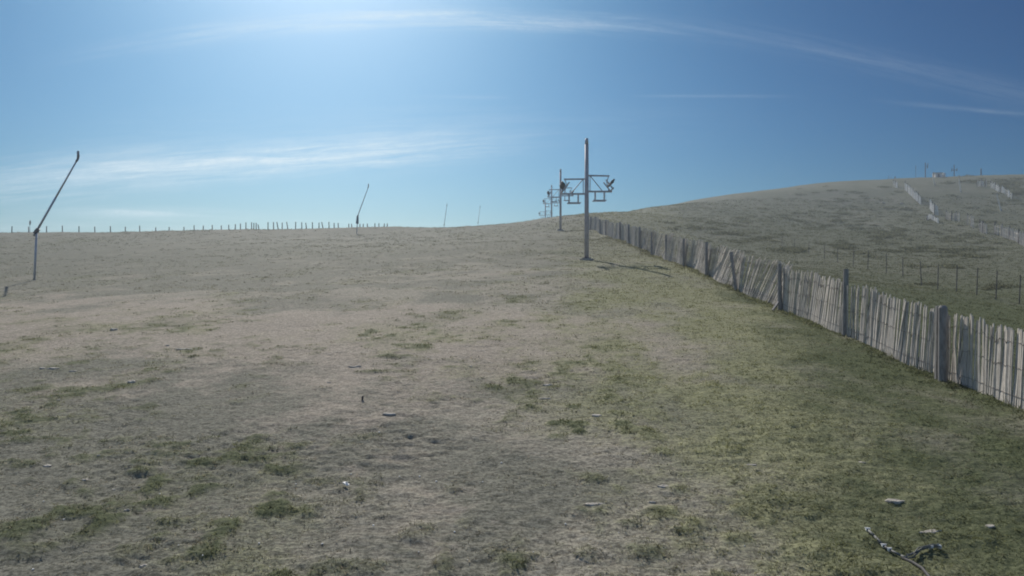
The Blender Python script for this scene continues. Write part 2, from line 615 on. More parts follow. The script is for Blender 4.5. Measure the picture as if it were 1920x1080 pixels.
# ------------------------------------------------------------------ grass, heath (nobody could count them)
def leaf_mesh(name, base, dirs, width, tint, mat):
    """one thin triangle per blade: base points, direction*length, width"""
    n = len(base)
    side = np.cross(dirs, rng.normal(size=(n, 3)))
    side /= np.linalg.norm(side, axis=1)[:, None] + 1e-9
    side *= width[:, None] / 2
    co = np.empty((n, 3, 3))
    co[:, 0] = base - side; co[:, 1] = base + side; co[:, 2] = base + dirs
    me = bpy.data.meshes.new(name)
    me.vertices.add(n * 3)
    me.vertices.foreach_set('co', co.ravel())
    me.loops.add(n * 3)
    me.loops.foreach_set('vertex_index', np.arange(n * 3))
    me.polygons.add(n)
    me.polygons.foreach_set('loop_start', np.arange(n) * 3)
    me.update(calc_edges=True)
    at = me.color_attributes.new('tint', 'FLOAT_COLOR', 'POINT')
    at.data.foreach_set('color', np.repeat(np.c_[tint, np.ones(n)], 3, axis=0).astype(np.float32).ravel())
    me.materials.append(mat)
    o = bpy.data.objects.new(name, me)
    C.objects.link(o)
    o['kind'] = 'stuff'
    return o


def make_grass():
    nc = 150000
    d = 5.5 + (rng.random(nc) ** 1.9) * 165
    a = rng.uniform(-R(39), R(39), nc)
    x = np.sin(a) * d / np.cos(a); y = d
    g, b, k = cover(x, y)
    dens = 0.10 + 1.0 * g - .35 * b
    keep = rng.random(nc) < dens
    x = x[keep]; y = y[keep]; g = g[keep]; b = b[keep]; d = d[keep]
    # taller unmown grass along the foot of the picket fence and round the posts
    ny = 2200
    fy = 8.5 + rng.random(ny) ** 1.3 * 60
    fx = 8.84 + rng.normal(size=ny) * .20
    fg, fb, fk = cover(fx, fy)
    x = np.r_[x, fx]; y = np.r_[y, fy]; g = np.r_[g, np.clip(fg + .1, 0, 1)]; b = np.r_[b, fb]; d = np.r_[d, fy]
    tall = np.r_[np.ones(len(x) - ny), 1.3 + 2.4 * np.clip(fbm(fy / .7, fx, 2, 501) + .3, 0, 1)]
    n = len(x)
    z = H(x, y) + fine_h(x, y)
    nb_ = 7
    sz = (.014 + .022 * rng.random(n)) * (1 + .6 * tufts(x, y)) * tall * (1 + d / 40)
    lu = lush(x, y)[:, None]
    bx = np.repeat(x, nb_) + rng.normal(size=n * nb_) * .035 * np.repeat(1 + d / 25, nb_)
    by = np.repeat(y, nb_) + rng.normal(size=n * nb_) * .035 * np.repeat(1 + d / 25, nb_)
    bz = np.repeat(z, nb_) - .008
    # spread wider clumps farther out
    dr = rng.normal(size=(n * nb_, 3)) * [1.0, 1.0, .35] + [0.1, -.1, .75]
    dr /= np.linalg.norm(dr, axis=1)[:, None]
    ln = np.repeat(sz, nb_) * rng.uniform(.6, 1.3, n * nb_)
    wd = np.repeat(.006 + .0009 * d, nb_)
    gr = (1 - lu) * np.array([.205, .210, .104]) + lu * np.array([.094, .106, .054]); st = np.array([.29, .255, .20]); hz = np.array([.145, .142, .112])
    mixg = np.clip(g * 1.15 - .05 + rng.normal(size=n) * .18, 0, 1)[:, None]
    dead = (rng.random(n) < .45)[:, None]
    c = mixg * gr + (1 - mixg) * np.where(dead, st, hz)
    fr_ = (.8 * np.clip((y - 20) / 35, 0, 1) * np.where(x < 10, 1, .5))[:, None]
    c = c * (1 - fr_) + fr_ * np.array([.150, .150, .110])
    c = np.repeat(c, nb_, axis=0) * rng.uniform(.55, 1.5, (n * nb_, 1))
    leaf_mesh('grass', np.c_[bx, by, bz], dr * ln[:, None], wd, c, M['blade'])


make_grass()


def make_heath():
    """dark low heather mats spread over the hillside and at the crest"""
    X = []; Y = []; S = []
    for (px, py, w, h, k) in [(1600, 420, 70, 14, 26), (1660, 440, 60, 8, 22), (1680, 432, 40, 6, 14), (1720, 470, 90, 7, 36),
                              (1770, 472, 60, 6, 24), (1640, 446, 30, 5, 14), (1575, 462, 40, 9, 22), (1590, 385, 40, 14, 16),
                              (1340, 418, 60, 6, 16), (1300, 428, 40, 5, 14), (1400, 452, 60, 5, 20), (1440, 445, 50, 5, 16),
                              (1480, 470, 60, 6, 22), (1370, 440, 30, 4, 12), (1820, 482, 60, 6, 20), (1760, 500, 50, 5, 14),
                              (1860, 540, 30, 5, 12), (1730, 533, 20, 4, 6), (1890, 385, 30, 4, 8), (1530, 425, 60, 10, 18),
                              (1880, 345, 60, 10, 40), (1905, 360, 30, 14, 26), (1820, 340, 50, 5, 20), (1640, 470, 120, 16, 40),
                              (1800, 440, 120, 20, 40), (1500, 400, 140, 20, 40), (1350, 470, 60, 8, 12), (1690, 400, 90, 25, 30),
                              (1850, 400, 60, 25, 20), (1600, 360, 90, 14, 26)]:
        for _ in range(int(k * .6)):
            q = HG(px + random.gauss(0, w / 2), py + random.gauss(0, h / 2), 12)
            if q.x < 10.5:
                continue
            X.append(q.x); Y.append(q.y); S.append(random.uniform(.25, .9) * (0.5 + q.y / 140))
    X = np.array(X); Y = np.array(Y); S = np.array(S)
    nl = 120
    n = len(X)
    r = rng.normal(size=(n * nl, 3)); r /= np.linalg.norm(r, axis=1)[:, None]
    r *= rng.random((n * nl, 1)) ** .4
    s = np.repeat(S, nl)
    bx = np.repeat(X, nl) + r[:, 0] * s * 1.5; by = np.repeat(Y, nl) + r[:, 1] * s * 1.0
    bz = H(bx, by) + np.abs(r[:, 2]) * s * .30
    dr = rng.normal(size=(n * nl, 3)) + [0, 0, .6]
    dr /= np.linalg.norm(dr, axis=1)[:, None]
    c = np.array([.128, .132, .085]) * rng.uniform(.6, 1.6, (n * nl, 1))
    leaf_mesh('heather', np.c_[bx, by, bz], dr * (.16 * s + .05)[:, None], .08 * s + .03, c, M['blade'])


make_heath()


# ------------------------------------------------------------------ the picket fence
def picket_fence():
    FX = 8.9
    posts = [4.2 + 0.0, 8.4, 11.2, 15.3, 19.8, 24.6, 29.3, 33.9, 38.4, 42.6, 47.2, 51.8, 56.4, 61.0, 65.6, 70.2, 74.8, 79.4, 84.0, 88.6]
    posts = posts[1:]
    ph = {11.2: 1.55, 15.3: 1.56, 19.8: 1.76, 24.6: 1.52, 29.3: 1.50, 33.9: 1.55, 38.4: 1.42, 42.6: 1.46}
    f = thing('picket_fence', 'long grey chestnut paling fence with leaning pickets running up the slope on the right', 'fence',
              (FX, posts[0], h1(FX, posts[0])))
    O = Vector(f.location)

    def g(y, x=FX):
        return Vector((x, y, h1(x, y))) - O
    rr = random.Random(3)
    wob = lambda y: .07 * math.sin(y * .55) + .05 * math.sin(y * 1.7 + 1)
    # lean: along the fence (towards the camera positive), sideways (away from the slope positive)
    lean = {11.2: (.03, .03), 15.3: (.07, .05), 19.8: (.20, .07), 24.6: (.44, .26), 29.3: (.50, .26), 33.9: (.30, .16),
            38.4: (.20, .12), 42.6: (.60, .28), 47.2: (.38, .16), 51.8: (.15, .04)}
    for i, y in enumerate(posts):
        h = ph.get(y, 1.45 + rr.uniform(-.08, .08))
        x = FX - .075
        mb = MB()
        lx, ly = rr.uniform(-.03, .03), rr.uniform(-.04, .04)
        if y == 15.3:
            mb.tube(g(y, x) + Vector((0, 0, -.15)), g(y, x) + Vector((.02, .03, h - .05)), .092, .088, 12).tube(g(y, x) + Vector((.02, .03, h - .05)), g(y, x) + Vector((.02, .03, h)), .088, .05, 12)
            mb.beam(g(y + .22, x) + Vector((0, 0, -.15)), g(y + .20, x) + Vector((.01, .0, h - .04)), .07, .07, (0, 1, 0))
        elif y == 29.3:
            mb.tube(g(y, x) + Vector((0, 0, -.15)), g(y + .25, x) + Vector((-.12, .12, h)), .075, .065)
        else:
            mb.tube(g(y, x) + Vector((0, 0, -.15)), g(y, x) + Vector((lx, ly, h)), .08, .068, 9)
        if y in (33.9, 38.4, 51.8):     # a second slanting strut driven in beside the post
            mb.tube(g(y - .05, x) + Vector((0, 0, -.1)), g(y - .95, x) + Vector((-.02, 0, h - .22)), .05, .045)
        if y == 24.6:
            mb.beam(g(y - .05, x - .04) + Vector((-.25, -.1, 0)), g(y, x) + Vector((0, 0, .32)), .07, .05)
        mb.build('post', M['post'], f)
    for i in range(len(posts) - 1):
        y0, y1 = posts[i], posts[i + 1]
        mid = lean.get(y0, (rr.uniform(0, .14), rr.uniform(0, .05)))
        prev = lean.get(posts[i - 1], (.05, .03)) if i else (.02, .02)
        L = y1 - y0
        ns = int(L / (.078 if mid[0] > .5 else .060 if y0 < 30 else .072))
        mb = MB()
        heads = []
        for j in range(ns):
            t = (j + .5) / ns
            y = y0 + L * t + rr.uniform(-.012, .012)
            k = math.sin(math.pi * t) ** .6
            a = mid[0] * (.35 + .65 * k) + rr.gauss(0, .022)
            if mid[0] > .3:
                a += rr.gauss(0, .07)
            b = mid[1] * k + rr.gauss(0, .012)
            if rr.random() < .05 and y0 > 15:
                a += rr.choice((-1, 1)) * rr.uniform(.08, .2)
            hh = 1.42 + rr.gauss(0, .035) + .03 * math.sin(y * 3.1)
            if rr.random() < .06:
                hh -= rr.uniform(.05, .22)
            if rr.random() < .018:
                hh *= rr.uniform(.45, .8)
            hh /= max(.72, math.cos(a) * math.cos(b))
            sag = .02 * k if mid[0] > .3 else 0
            w = rr.uniform(.050, .082)
            th = rr.uniform(.012, .022)
            base = g(y, FX + wob(y)) + Vector((0, 0, -.04 - sag))
            top = base + Vector((math.sin(b) * hh, -math.sin(a) * hh, math.cos(a) * math.cos(b) * hh))
            midp = base.lerp(top, rr.uniform(.4, .6)) + Vector((rr.gauss(0, .008), rr.gauss(0, .008), 0))
            tw = rr.gauss(.14, .2)
            sd_ = Vector((math.sin(tw), math.cos(tw), 0)); nn = Vector((-math.cos(tw), math.sin(tw), 0))
            i0 = len(mb.v)
            for q, ww in ((base, w * .95), (midp, w), (top - (top - base).normalized() * .05, w * .9), (top, w * rr.uniform(.25, .6))):
                for sx, sy in ((-1, -1), (1, -1), (.8, 1), (-.8, 1)):
                    mb.v.append(q + sd_ * sx * ww / 2 + nn * sy * th / 2)
            for s_ in range(3):
                for e in range(4):
                    e2 = (e + 1) % 4
                    mb.f.append((i0 + s_ * 4 + e, i0 + s_ * 4 + e2, i0 + s_ * 4 + 4 + e2, i0 + s_ * 4 + 4 + e))
            mb.f.append((i0 + 12, i0 + 13, i0 + 14, i0 + 15)); mb.f.append((i0 + 3, i0 + 2, i0 + 1, i0))
            heads.append((base, top, nn))
        pan = mb.build('slat_panel', M['slat'], f)
        if y0 < 50:
            for hk in (.17, .52, .83):
                wb = MB()
                ps = [q[0].lerp(q[1], hk) + Vector((-.016, 0, .0)) for q in heads]
                wb.path(ps, .0045, 4)
                wb.build('wire', M['wire'], pan)
            if y0 < 12 or y0 == 15.3:
                pass
    return f


picket_fence()


# ------------------------------------------------------------------ posts of the other fences
def post_row(name, label, group, data, rad, matk, zoff=.15):
    """data: (px, depth, height, lean px per height)"""
    p0 = P(data[0][0], data[0][1])
    f = thing(name, label, 'fence', p0, group)
    tops = []
    for (px, d, h, ln) in data:
        q = P(px, d) - p0
        t = q + Vector((ln * h, random.uniform(-.04, .04), h))
        MB().tube(q - Vector((0, 0, zoff)), t, rad, rad * .85, 7).build('post', M[matk], f)
        tops.append((q, t))
    wb = MB()
    for hk in (.45, .88):
        for a, b in zip(tops[:-1], tops[1:]):
            A_ = a[0].lerp(a[1], hk); B_ = b[0].lerp(b[1], hk)
            Md = (A_ + B_) / 2 - Vector((0, 0, .02))
            wb.path([A_, Md, B_], .0016, 4)
    wb.build('wire', M['wire'], f)
    return f


post_row('wire_fence', 'row of thin wooden posts strung with wire in the green dip behind the picket fence', None,
         [(1952, 32, 1.3, .02), (1911, 33.6, 1.30, .03), (1867, 34.4, 1.34, .04), (1831, 35.7, 1.32, .03), (1793, 37.3, 1.35, .03), (1758, 40, 1.32, .04),
          (1728, 42.5, 1.36, -.05), (1693, 47.5, 1.28, 0), (1662, 50.5, 1.32, .01), (1627, 53, 1.40, .03), (1600, 57.5, 1.3, .03), (1570, 62.5, 1.25, .02),
          (1546, 67, 1.25, .0), (1516, 72, 1.25, .04), (1490, 77, 1.2, -.02), (1466, 82, 1.2, .02)], .027, 'stake')

crest = [(22, 12), (54, 11), (87, 12), (117, 13), (148, 12), (178, 11), (207, 12), (235, 11), (262, 13), (292, 8), (317, 7), (345, 8), (364, 13),
         (381, 12), (398, 13), (415, 12), (429, 13), (441, 14), (451, 15), (461, 17), (472, 17), (476, 16), (480.5, 16), (486, 13), (502.5, 17),
         (513, 17), (522, 17), (529, 16), (540, 17), (554, 17), (566, 16), (575, 15), (586, 16), (598, 15), (606, 16), (617, 16),
         (626.6, 14), (634.5, 14), (654, 12), (660, 12), (675, 11), (681, 11), (689, 11), (703, 10), (710.6, 10), (720.5, 8), (726, 8)]
rows = []
lean_of = {486: -.22, 522: -.2, 540: -.18, 575: -.14, 606: -.25, 634.5: -.05, 660: -.12, 554: .04, 472: -.03}
for px, hpx in crest:
    d = 110.0
    p = P(px, d)
    # visible height above the skyline column: reach the row's top line
    ytop = 436 - (0 if px < 300 else (px - 300) * .012) - hpx
    ztop = (540 - ytop) / F * d + CZ
    rows.append((px, d, max(.55, ztop - p.z), lean_of.get(px, random.uniform(-.03, .03))))
post_row('stake_fence', 'uneven row of thin leaning stakes along the left crest against the sky', None, rows, .075, 'stake')


# ------------------------------------------------------------------ ski lift pylons
def lift_pylon(loc, label, H0=7.15):
    t = thing('lift_pylon', label, 'pylon', loc, 'ski lift pylons up the slope')
    MB().tube((0, 0, -.3), (0, 0, H0 - .35), .138, .112, 16).tube((0, 0, H0 - .35), (0, 0, H0), .112, .085, 16).build('pole', M['steel'], t, True)
    base = MB().tube((0, 0, -.1), (0, 0, .10), .30, .27, 12)
    for k in range(6):
        a = k * math.pi / 3
        base.tube((.21 * math.cos(a), .21 * math.sin(a), .10), (.21 * math.cos(a), .21 * math.sin(a), .17), .022, n=6)
    base.build('base_plate', M['darksteel'], t)
    MB().tube((0, 0, -.3), (0, 0, .06), .46, .43, 14).build('footing', M['stone'], t)
    for sgn, za, zb in ((1, 4.96, 4.02), (-1, 4.76, 3.88)):
        arm = MB()
        arm.beam((sgn * .1, 0, za), (sgn * 1.34, 0, za - .02), .08, .085)
        arm.beam((sgn * .1, 0, zb), (sgn * 1.50, 0, zb), .10, .10)
        arm.tube((sgn * .20, 0, za), (sgn * .95, 0, zb), .026)
        arm.tube((sgn * .20, 0, zb), (sgn * .20, 0, za), .024)
        arm.tube((sgn * 1.30, 0, za), (sgn * 1.18, 0, zb + .55), .026)
        arm.tube((sgn * 1.18, 0, zb + .55), (sgn * 1.32, 0, zb), .026)
        arm.build('crossarm', M['steel'], t)
        # sheave battery at the end of the arm: tilted rocker with small wheels along the cable
        cx = sgn * 1.36
        bat = MB()
        bat.beam((cx - sgn * .30, -.55, zb + .62), (cx + sgn * .14, -.55, zb + .06), .05, .07)
        bat.beam((cx - sgn * .30, .55, zb + .62), (cx + sgn * .14, .55, zb + .06), .05, .07)
        bat.beam((cx - sgn * .02, -.85, zb + .44), (cx - sgn * .02, .85, zb + .44), .06, .09)
        bat.beam((cx + sgn * .12, -.75, zb + .12), (cx + sgn * .12, .75, zb + .12), .05, .07)
        bt = bat.build('sheave_bracket', M['steel'], t)
        for yy in (-.75, -.28, .28, .75):
            w = MB().tube((cx + sgn * .03, yy, zb + .52), (cx + sgn * .11, yy, zb + .46), .17, .17, 14)
            w.tube((cx + sgn * .0, yy, zb + .535), (cx + sgn * .14, yy, zb + .445), .05, .05, 8)
            w.build('wheel', M['rubber'], bt)
        # hanging guard frame below the arm
        fr = MB()
        for yy in (-.25, .25):
            fr.tube((sgn * .50, yy, zb), (sgn * .50, yy, zb - .52), .024)
            fr.tube((sgn * 1.04, yy, zb), (sgn * 1.04, yy, zb - .52), .024)
            fr.beam((sgn * .36, yy, zb - .54), (sgn * 1.14, yy, zb - .54), .05, .055)
        fr.tube((sgn * 1.04, -.25, zb - .3), (sgn * 1.04, .25, zb - .3), .022)
        fr.tube((sgn * .50, -.25, zb - .3), (sgn * .50, .25, zb - .3), .022)
        fr.build('guard_frame', M['steel'], t)
    lad = MB()
    for s_ in (-.17, .17):
        lad.tube((s_ * .55, -.20, 1.2), (s_ * .55, -.18, 5.0), .012, n=5)
    for k in range(12):
        lad.tube((-.094, -.19, 1.3 + k * .3), (.094, -.19, 1.3 + k * .3), .010, n=5)
    lad.build('ladder', M['steel'], t)
    return t


pyl = lift_pylon(P(1100, 44), 'nearest and tallest grey lift pylon with full crossarms, standing alone on the slope')
for px, d, lab in [(1051, 87, 'second lift pylon just left of the tallest one, its foot on the open slope'),
                   (1034.3, 130, 'third lift pylon from the front, its foot hidden behind the crest'),
                   (1022.5, 174, 'farthest and smallest lift pylon peeking over the crest at the row end')]:
    c = copy_tree(pyl)
    c.location = P(px, d)
    c['label'] = lab
bpy.context.view_layer.update()


# ------------------------------------------------------------------ snow lances
def snow_lance(loc, label, mast=2.75, lean=2.42, rise=4.25, back=0.0, mastlean=.14, thick=1.0, cover_=False, mat='aluminium', name='snow_lance'):
    t = thing(name, label, 'snow lance', loc, 'snow lances')
    top = Vector((mastlean, 0, mast))
    MB().tube((0, 0, -.3), top, .062 * thick, .055 * thick, 10).build('mast', M[mat], t, True)
    piv = MB().beam(top + Vector((-.10, 0, -.14)), top + Vector((.10, 0, .14)), .14, .17)
    piv.tube(top + Vector((0, -.14, 0)), top + Vector((0, .14, 0)), .06, n=10)
    piv.build('pivot_bracket', M['darksteel'], t)
    if cover_:
        MB().tube(top + Vector((-.06, 0, -1.0)), top + Vector((0, 0, -.1)), .20, .13, 10).build('cover', M['bluemat'], t)
    tip = top + Vector((lean, back, rise))
    dr = (tip - top).normalized()
    tb = MB().tube(top - dr * .30, top + dr * 2.2, .062 * thick, .055 * thick, 10).tube(top + dr * 2.2, tip - dr * .35, .050 * thick, .042 * thick, 10)
    tb.build('lance_tube', M[mat], t, True)
    hd = MB()
    up = Vector((.03, 0, 1)).normalized()
    a = tip - dr * .40
    hd.tube(a, a + dr * .22, .055 * thick, .065 * thick, 12)
    hd.tube(a + dr * .22, a + dr * .22 + up * .42, .068 * thick, .055 * thick, 12)
    for k in range(6):
        an = k * math.pi / 3
        q = a + dr * .22 + up * (.12 + .05 * k)
        hd.tube(q, q + Vector((math.cos(an), math.sin(an), .15)) * .10 * thick, .014 * thick, n=6)
    hd.build('nozzle_head', M['headsteel'], t, True)
    return t


snow_lance(P(64, 42), 'large near snow lance slanting up right, its shadow on the grass at the left edge')
snow_lance(P(668.5, 100), 'mid sized snow lance on the crest with dark wrapped mast, right end of the stakes', mast=2.35, lean=1.50, rise=4.1,
           mastlean=.15, cover_=True)
snow_lance(P(832, 165), 'faint upright snow lance beyond the crest, left one of the distant pair', mast=4.9, lean=.62, rise=4.4, mastlean=.1)
snow_lance(P(896, 195), 'faintest snow lance beyond the crest, nearer to the pylons than its twin', mast=4.8, lean=.55, rise=4.2, mastlean=.05)
p = P(56, 118)
ztop = (540 - 413) / F * 118 + CZ - p.z
m_ = thing('marker_pole', 'thin pole with small dark top rising behind the left crest by the near lance', 'pole', p)
MB().tube((0, 0, -.3), (.0, 0, ztop - .4), .03, .025, 6).build('pole', M['stake'], m_)
MB().tube((0, 0, ztop - .75), (.04, 0, ztop - .35), .07, .14, 8).tube((.04, 0, ztop - .35), (.05, 0, ztop), .14, .05, 8).build('dark_cap', M['stake'], m_)


# ------------------------------------------------------------------ far hillside on the right
def far(px, py):
    return HG(px, py, 50, 240)


def slat_row(label, data, h, name='paling_fence', gap=.5, matk='pale'):
    """broken run of pale paling: data are (px, py) of the foot line; each panel between posts"""
    q0 = far(*data[0])
    f = thing(name, label, 'fence', q0, 'broken fences on the far hill')
    rr = random.Random(int(data[0][0]))
    for (a, b) in zip(data[:-1], data[1:]):
        A_, B_ = far(*a), far(*b)
        L = (B_ - A_).length
        n = max(3, min(26, int(L / gap)))
        mb = MB()
        for j in range(n):
            if rr.random() < .16:
                continue
            t = (j + .5) / n
            q = A_.lerp(B_, t); q.z = h1(q.x, q.y)
            q -= q0
            hh = h * rr.uniform(.75, 1.1)
            mb.beam(q - Vector((0, 0, .1)), q + Vector((rr.uniform(-.12, .12), rr.uniform(-.1, .1), hh)), rr.uniform(.09, .17), .05, (0, 1, 0))
        for hk in (.35, .75):
            mb.tube(A_ - q0 + Vector((0, 0, h * hk)), B_ - q0 + Vector((0, 0, h * hk)), .022, n=4)
        mb.build('slat_panel', M[matk], f)
        MB().tube(A_ - q0 - Vector((0, 0, .2)), A_ - q0 + Vector((.03, 0, h * 1.18)), .09, .075, 7).build('post', M['stake'], f)
    return f


slat_row('pale broken fence in separate tufts stepping down from the far skyline', [(1697, 356), (1702, 361), (1707, 366), (1712, 371), (1718, 376), (1722, 380), (1727, 384)], 1.9)
slat_row('short pale fence piece bent in two below the stepped fence', [(1743, 391), (1748, 398), (1752, 403), (1760, 404)], 1.9)
slat_row('lowest little row of pale stubs lying left of the fence bends', [(1738, 413), (1744, 410), (1750, 413), (1755, 416), (1760, 419)], .8)
slat_row('grey fence panel with two dark posts in the middle of the far hill', [(1774, 412), (1784, 414), (1793, 414), (1799, 415)], 1.5, gap=.65, matk='slat')
slat_row('grey leaning fence remnant right of the two post panel', [(1814, 422), (1820, 424), (1826, 427)], 1.6, gap=.6, matk='slat')
slat_row('grey fence panel with pale middle slats toward the right edge', [(1837, 434), (1843, 437), (1851, 439)], 1.6, gap=.6, matk='slat')
slat_row('last grey fence panels running out of the frame at right', [(1865, 438), (1879, 443), (1893, 449), (1910, 457), (1925, 464)], 1.5, gap=.65, matk='slat')
slat_row('curved line of pale paling high on the dark shoulder of the hill', [(1832, 351), (1840, 349), (1848, 350), (1857, 352), (1866, 356), (1873, 360), (1878, 361), (1886, 366), (1897, 374)], 1.5, gap=.6)
slat_row('single stub of pale fence below the far skyline, left of the stepped fence', [(1675, 349), (1679, 351), (1683, 353)], 1.5, gap=.6)


def sky_base(px):
    """the skyline point of the hill in a column"""
    d = np.linspace(90, 240, 900)
    x = (px - 960) / F * d
    yy = (H(x, d) - CZ) / d
    i = int(yy.argmax())
    return P(px, float(d[i])), float(d[i])


def hz(d, py): return (540 - py) / F * d + CZ


for px, ytop, lab, arms in [(1735, 305, 'taller dark pole with side fittings on the hill skyline left of the pale hut', 1),
                            (1789, 309, 'dark pole with crossarm on the hill skyline right of the pale hut', 2),
                            (1717, 313, 'faint thin bare mast on the far hill skyline', 0),
                            (1839.5, 317, 'short dark post alone on the skyline near the right edge', 3)]:
    b, d = sky_base(px)
    h = hz(d, ytop) - b.z
    t = thing('summit_pole', lab, 'pole', b, 'poles on the hill skyline')
    r = .05 if arms == 0 else .17 if arms == 3 else .13
    MB().tube((0, 0, -.4), (0, 0, h), r, r * .8, 8).build('pole', M['darksteel'], t)
    if arms == 1:
        MB().beam((-.1, 0, h * .75), (.62, 0, h * .78), .1, .12).tube((.55, 0, h * .62), (.72, 0, h * .95), .13, .10, 7).build('side_fitting', M['darksteel'], t)
    if arms == 2:
        MB().beam((-.80, 0, h * .52), (.85, 0, h * .57), .1, .14).tube((-.72, 0, h * .42), (-.62, 0, h * .72), .09).tube((.75, 0, h * .45), (.82, 0, h * .70), .11).build('crossarm', M['darksteel'], t)
    if arms == 0:
        MB().tube((-.12, 0, h * .85), (.12, 0, h * .85), .05).tube((0, 0, h), (0, 0, h + .3), .07).build('top_fitting', M['darksteel'], t)
    if arms == 3:
        MB().tube((0, 0, h), (0, 0, h + .18), .2, .08, 7).build('cap', M['darksteel'], t)

for px, ytop, lab in [(1666, 329, 'thinnest of three stubby stakes on the skyline above the pale stub'),
                      (1670.5, 331, 'shortest of three stubby stakes on the skyline, the middle one'),
                      (1678, 330, 'thickest of three stubby stakes on the skyline, the right one')]:
    b, d = sky_base(px)
    h = max(.5, hz(d, ytop) - b.z)
    o = MB().tube((0, 0, -.3), (.05, 0, h * .8), .07 if px < 1675 else .14, .06 if px < 1675 else .12, 7).tube((.05, 0, h * .8), (.06, 0, h), .06 if px < 1675 else .12, .03, 7).build('stake', M['stake'], None, False, b)
    tag(o, lab, 'stake', 'stakes on the hill skyline')

# pale machinery hut on the skyline
b, d = sky_base(1762)
t = thing('summit_hut', 'small pale huddle of tank and hut walls on the hill skyline between two dark poles', 'hut', b - Vector((0, 0, .1)))
MB().beam((-1.6, 0, .55), (.3, 0, .55), 1.6, 1.15).build('wall', M['hut'], t)
MB().beam((-1.75, -.75, 1.19), (-1.75 + 2.2, -.75, 1.22), .5, .10).beam((-1.75, 0, 1.25), (.45, 0, 1.28), 1.1, .12).build('roof', M['stone'], t)
MB().tube((1.15, 0, -.1), (1.15, 0, 1.15), .42, .42, 14).tube((1.15, 0, 1.15), (1.15, 0, 1.32), .42, .15, 14).build('tank', M['hut'], t, True)
MB().tube((-1.95, -.3, -.1), (-1.95, -.3, 1.5), .10, .09, 7).build('post', M['stake'], t)
MB().beam((-.75, -.83, .02), (-.75, -.83, .9), .5, .06, (0, 1, 0)).build('door', M['darksteel'], t)

# pale leaning snow lances lying against the hill
for (x0, y0, x1, y1, lab) in [(1753, 347, 1748.5, 333, 'short pale lance leaning on the far hill just below the pale hut'),
                              (1801.5, 360, 1796.5, 334, 'pale leaning lance on the far hill below the crossarm pole'),
                              (1877.5, 396, 1867, 365, 'longest pale leaning lance low on the far hill near the right edge')]:
    b = far(x0, y0)
    k = b.y / F
    t = thing('hill_lance', lab, 'snow lance', b, 'pale lances on the far hill')
    dirv = Vector(((x1 - x0) * k, -.3, (y0 - y1) * k))
    MB().tube((0, 0, -.2), tuple(dirv), .11, .09, 8).build('lance_tube', M['pale'], t)
    MB().tube(tuple(dirv), tuple(dirv * 1.06 + Vector((.02, 0, .05))), .15, .12, 8).build('nozzle_head', M['stone'], t)
    MB().tube((0, 0, -.2), (0, 0, .35), .15, .13, 8).build('foot', M['darksteel'], t)


# ------------------------------------------------------------------ stones
def stone(px, py, w, lab, h=.45, dpt=.7, mat='stone', grp='pale stones in the turf', name='stone', dmin=6.5):
    q = HG(px, py, dmin)
    s = w * q.y / F / 2
    o = MB().blob((0, 0, -s * h * .12), s, s * dpt, s * h, int(px * 3 + py), jag=.5).build(name, M[mat], None, False, q + Vector((0, 0, float(fine_h(np.array([q.x]), np.array([q.y]))[0]))))
    o.rotation_euler = (0, 0, random.uniform(-.3, .3))
    return tag(o, lab, 'stone', grp)


for a in [(80, 692, 16, 'pale flat stone at far left, left half of a touching pair', .45, .6),
          (101, 693, 22, 'pale flat stone at far left, longer right half of a touching pair', .35, .5),
          (137, 697, 13, 'small pale flat stone just right of the touching pair'),
          (248, 719, 17, 'whitish rounded stone with a sloping right side left of the slope centre', .7),
          (212, 620, 14, 'rounded pale stone on the left slope, farthest up of the left ones', .6),
          (110, 752, 7, 'tiny white stone below the touching pair'),
          (345, 657, 32, 'long thin pale stone lying flat on the bare soil', .18, .3),
          (314, 649, 6, 'tiny bright stone just left of the long thin pale one', .8),
          (662, 688, 26, 'bright white thin slab lying tilted in the middle of the slope', .28, .35),
          (617, 718, 9, 'small round pale stone below the white slab'),
          (731, 779, 30, 'low curved pale stone right of centre in the dry turf', .2, .4),
          (882, 689, 9, 'small white stone on the dry turf above the rippled patch'),
          (1027, 724, 18, 'low white stone with rounded top on the right middle slope', .4),
          (1020, 748, 22, 'thin pale stone below the rounded white one', .2, .3),
          (1119, 781, 22, 'pale stone with dark upper edge near the green patch', .35),
          (1113, 946, 44, 'long pale ledge of rock in the front centre turf', .16, .28),
          (1243, 914, 20, 'pale wedge shaped rock in the front turf', .45),
          (1223, 944, 14, 'dark topped pale rock under the wedge shaped one', .5),
          (237, 962, 10, 'bright white pebble alone in the dark front left turf', .7),
          (185, 859, 6, 'small bright pebble in the left front turf above the lone white pebble', .7),
          (268, 1065, 16, 'pale double stone at the bottom edge on the left', .6),
          (213, 920, 8, 'small grey pebble with a dark rim above the lone white pebble'),
          (1410, 872, 22, 'pale thin stone at the right front by greener grass', .2, .4),
          (1680, 945, 34, 'flat tan rock in the dark grass at front right', .3, .5),
          (1745, 1000, 46, 'largest flat tan rock in the dark grass at bottom right', .25, .35),
          (1613, 868, 22, 'buff flat stone in the right front grass', .2, .5),
          (1855, 990, 20, 'low green grey stone at the bottom right corner', .3),
          (160, 902, 14, 'small cluster stone in the left front turf', .4),
          (90, 876, 18, 'pale ragged stone near the left edge in the dark front turf', .4)]:
    stone(*a)
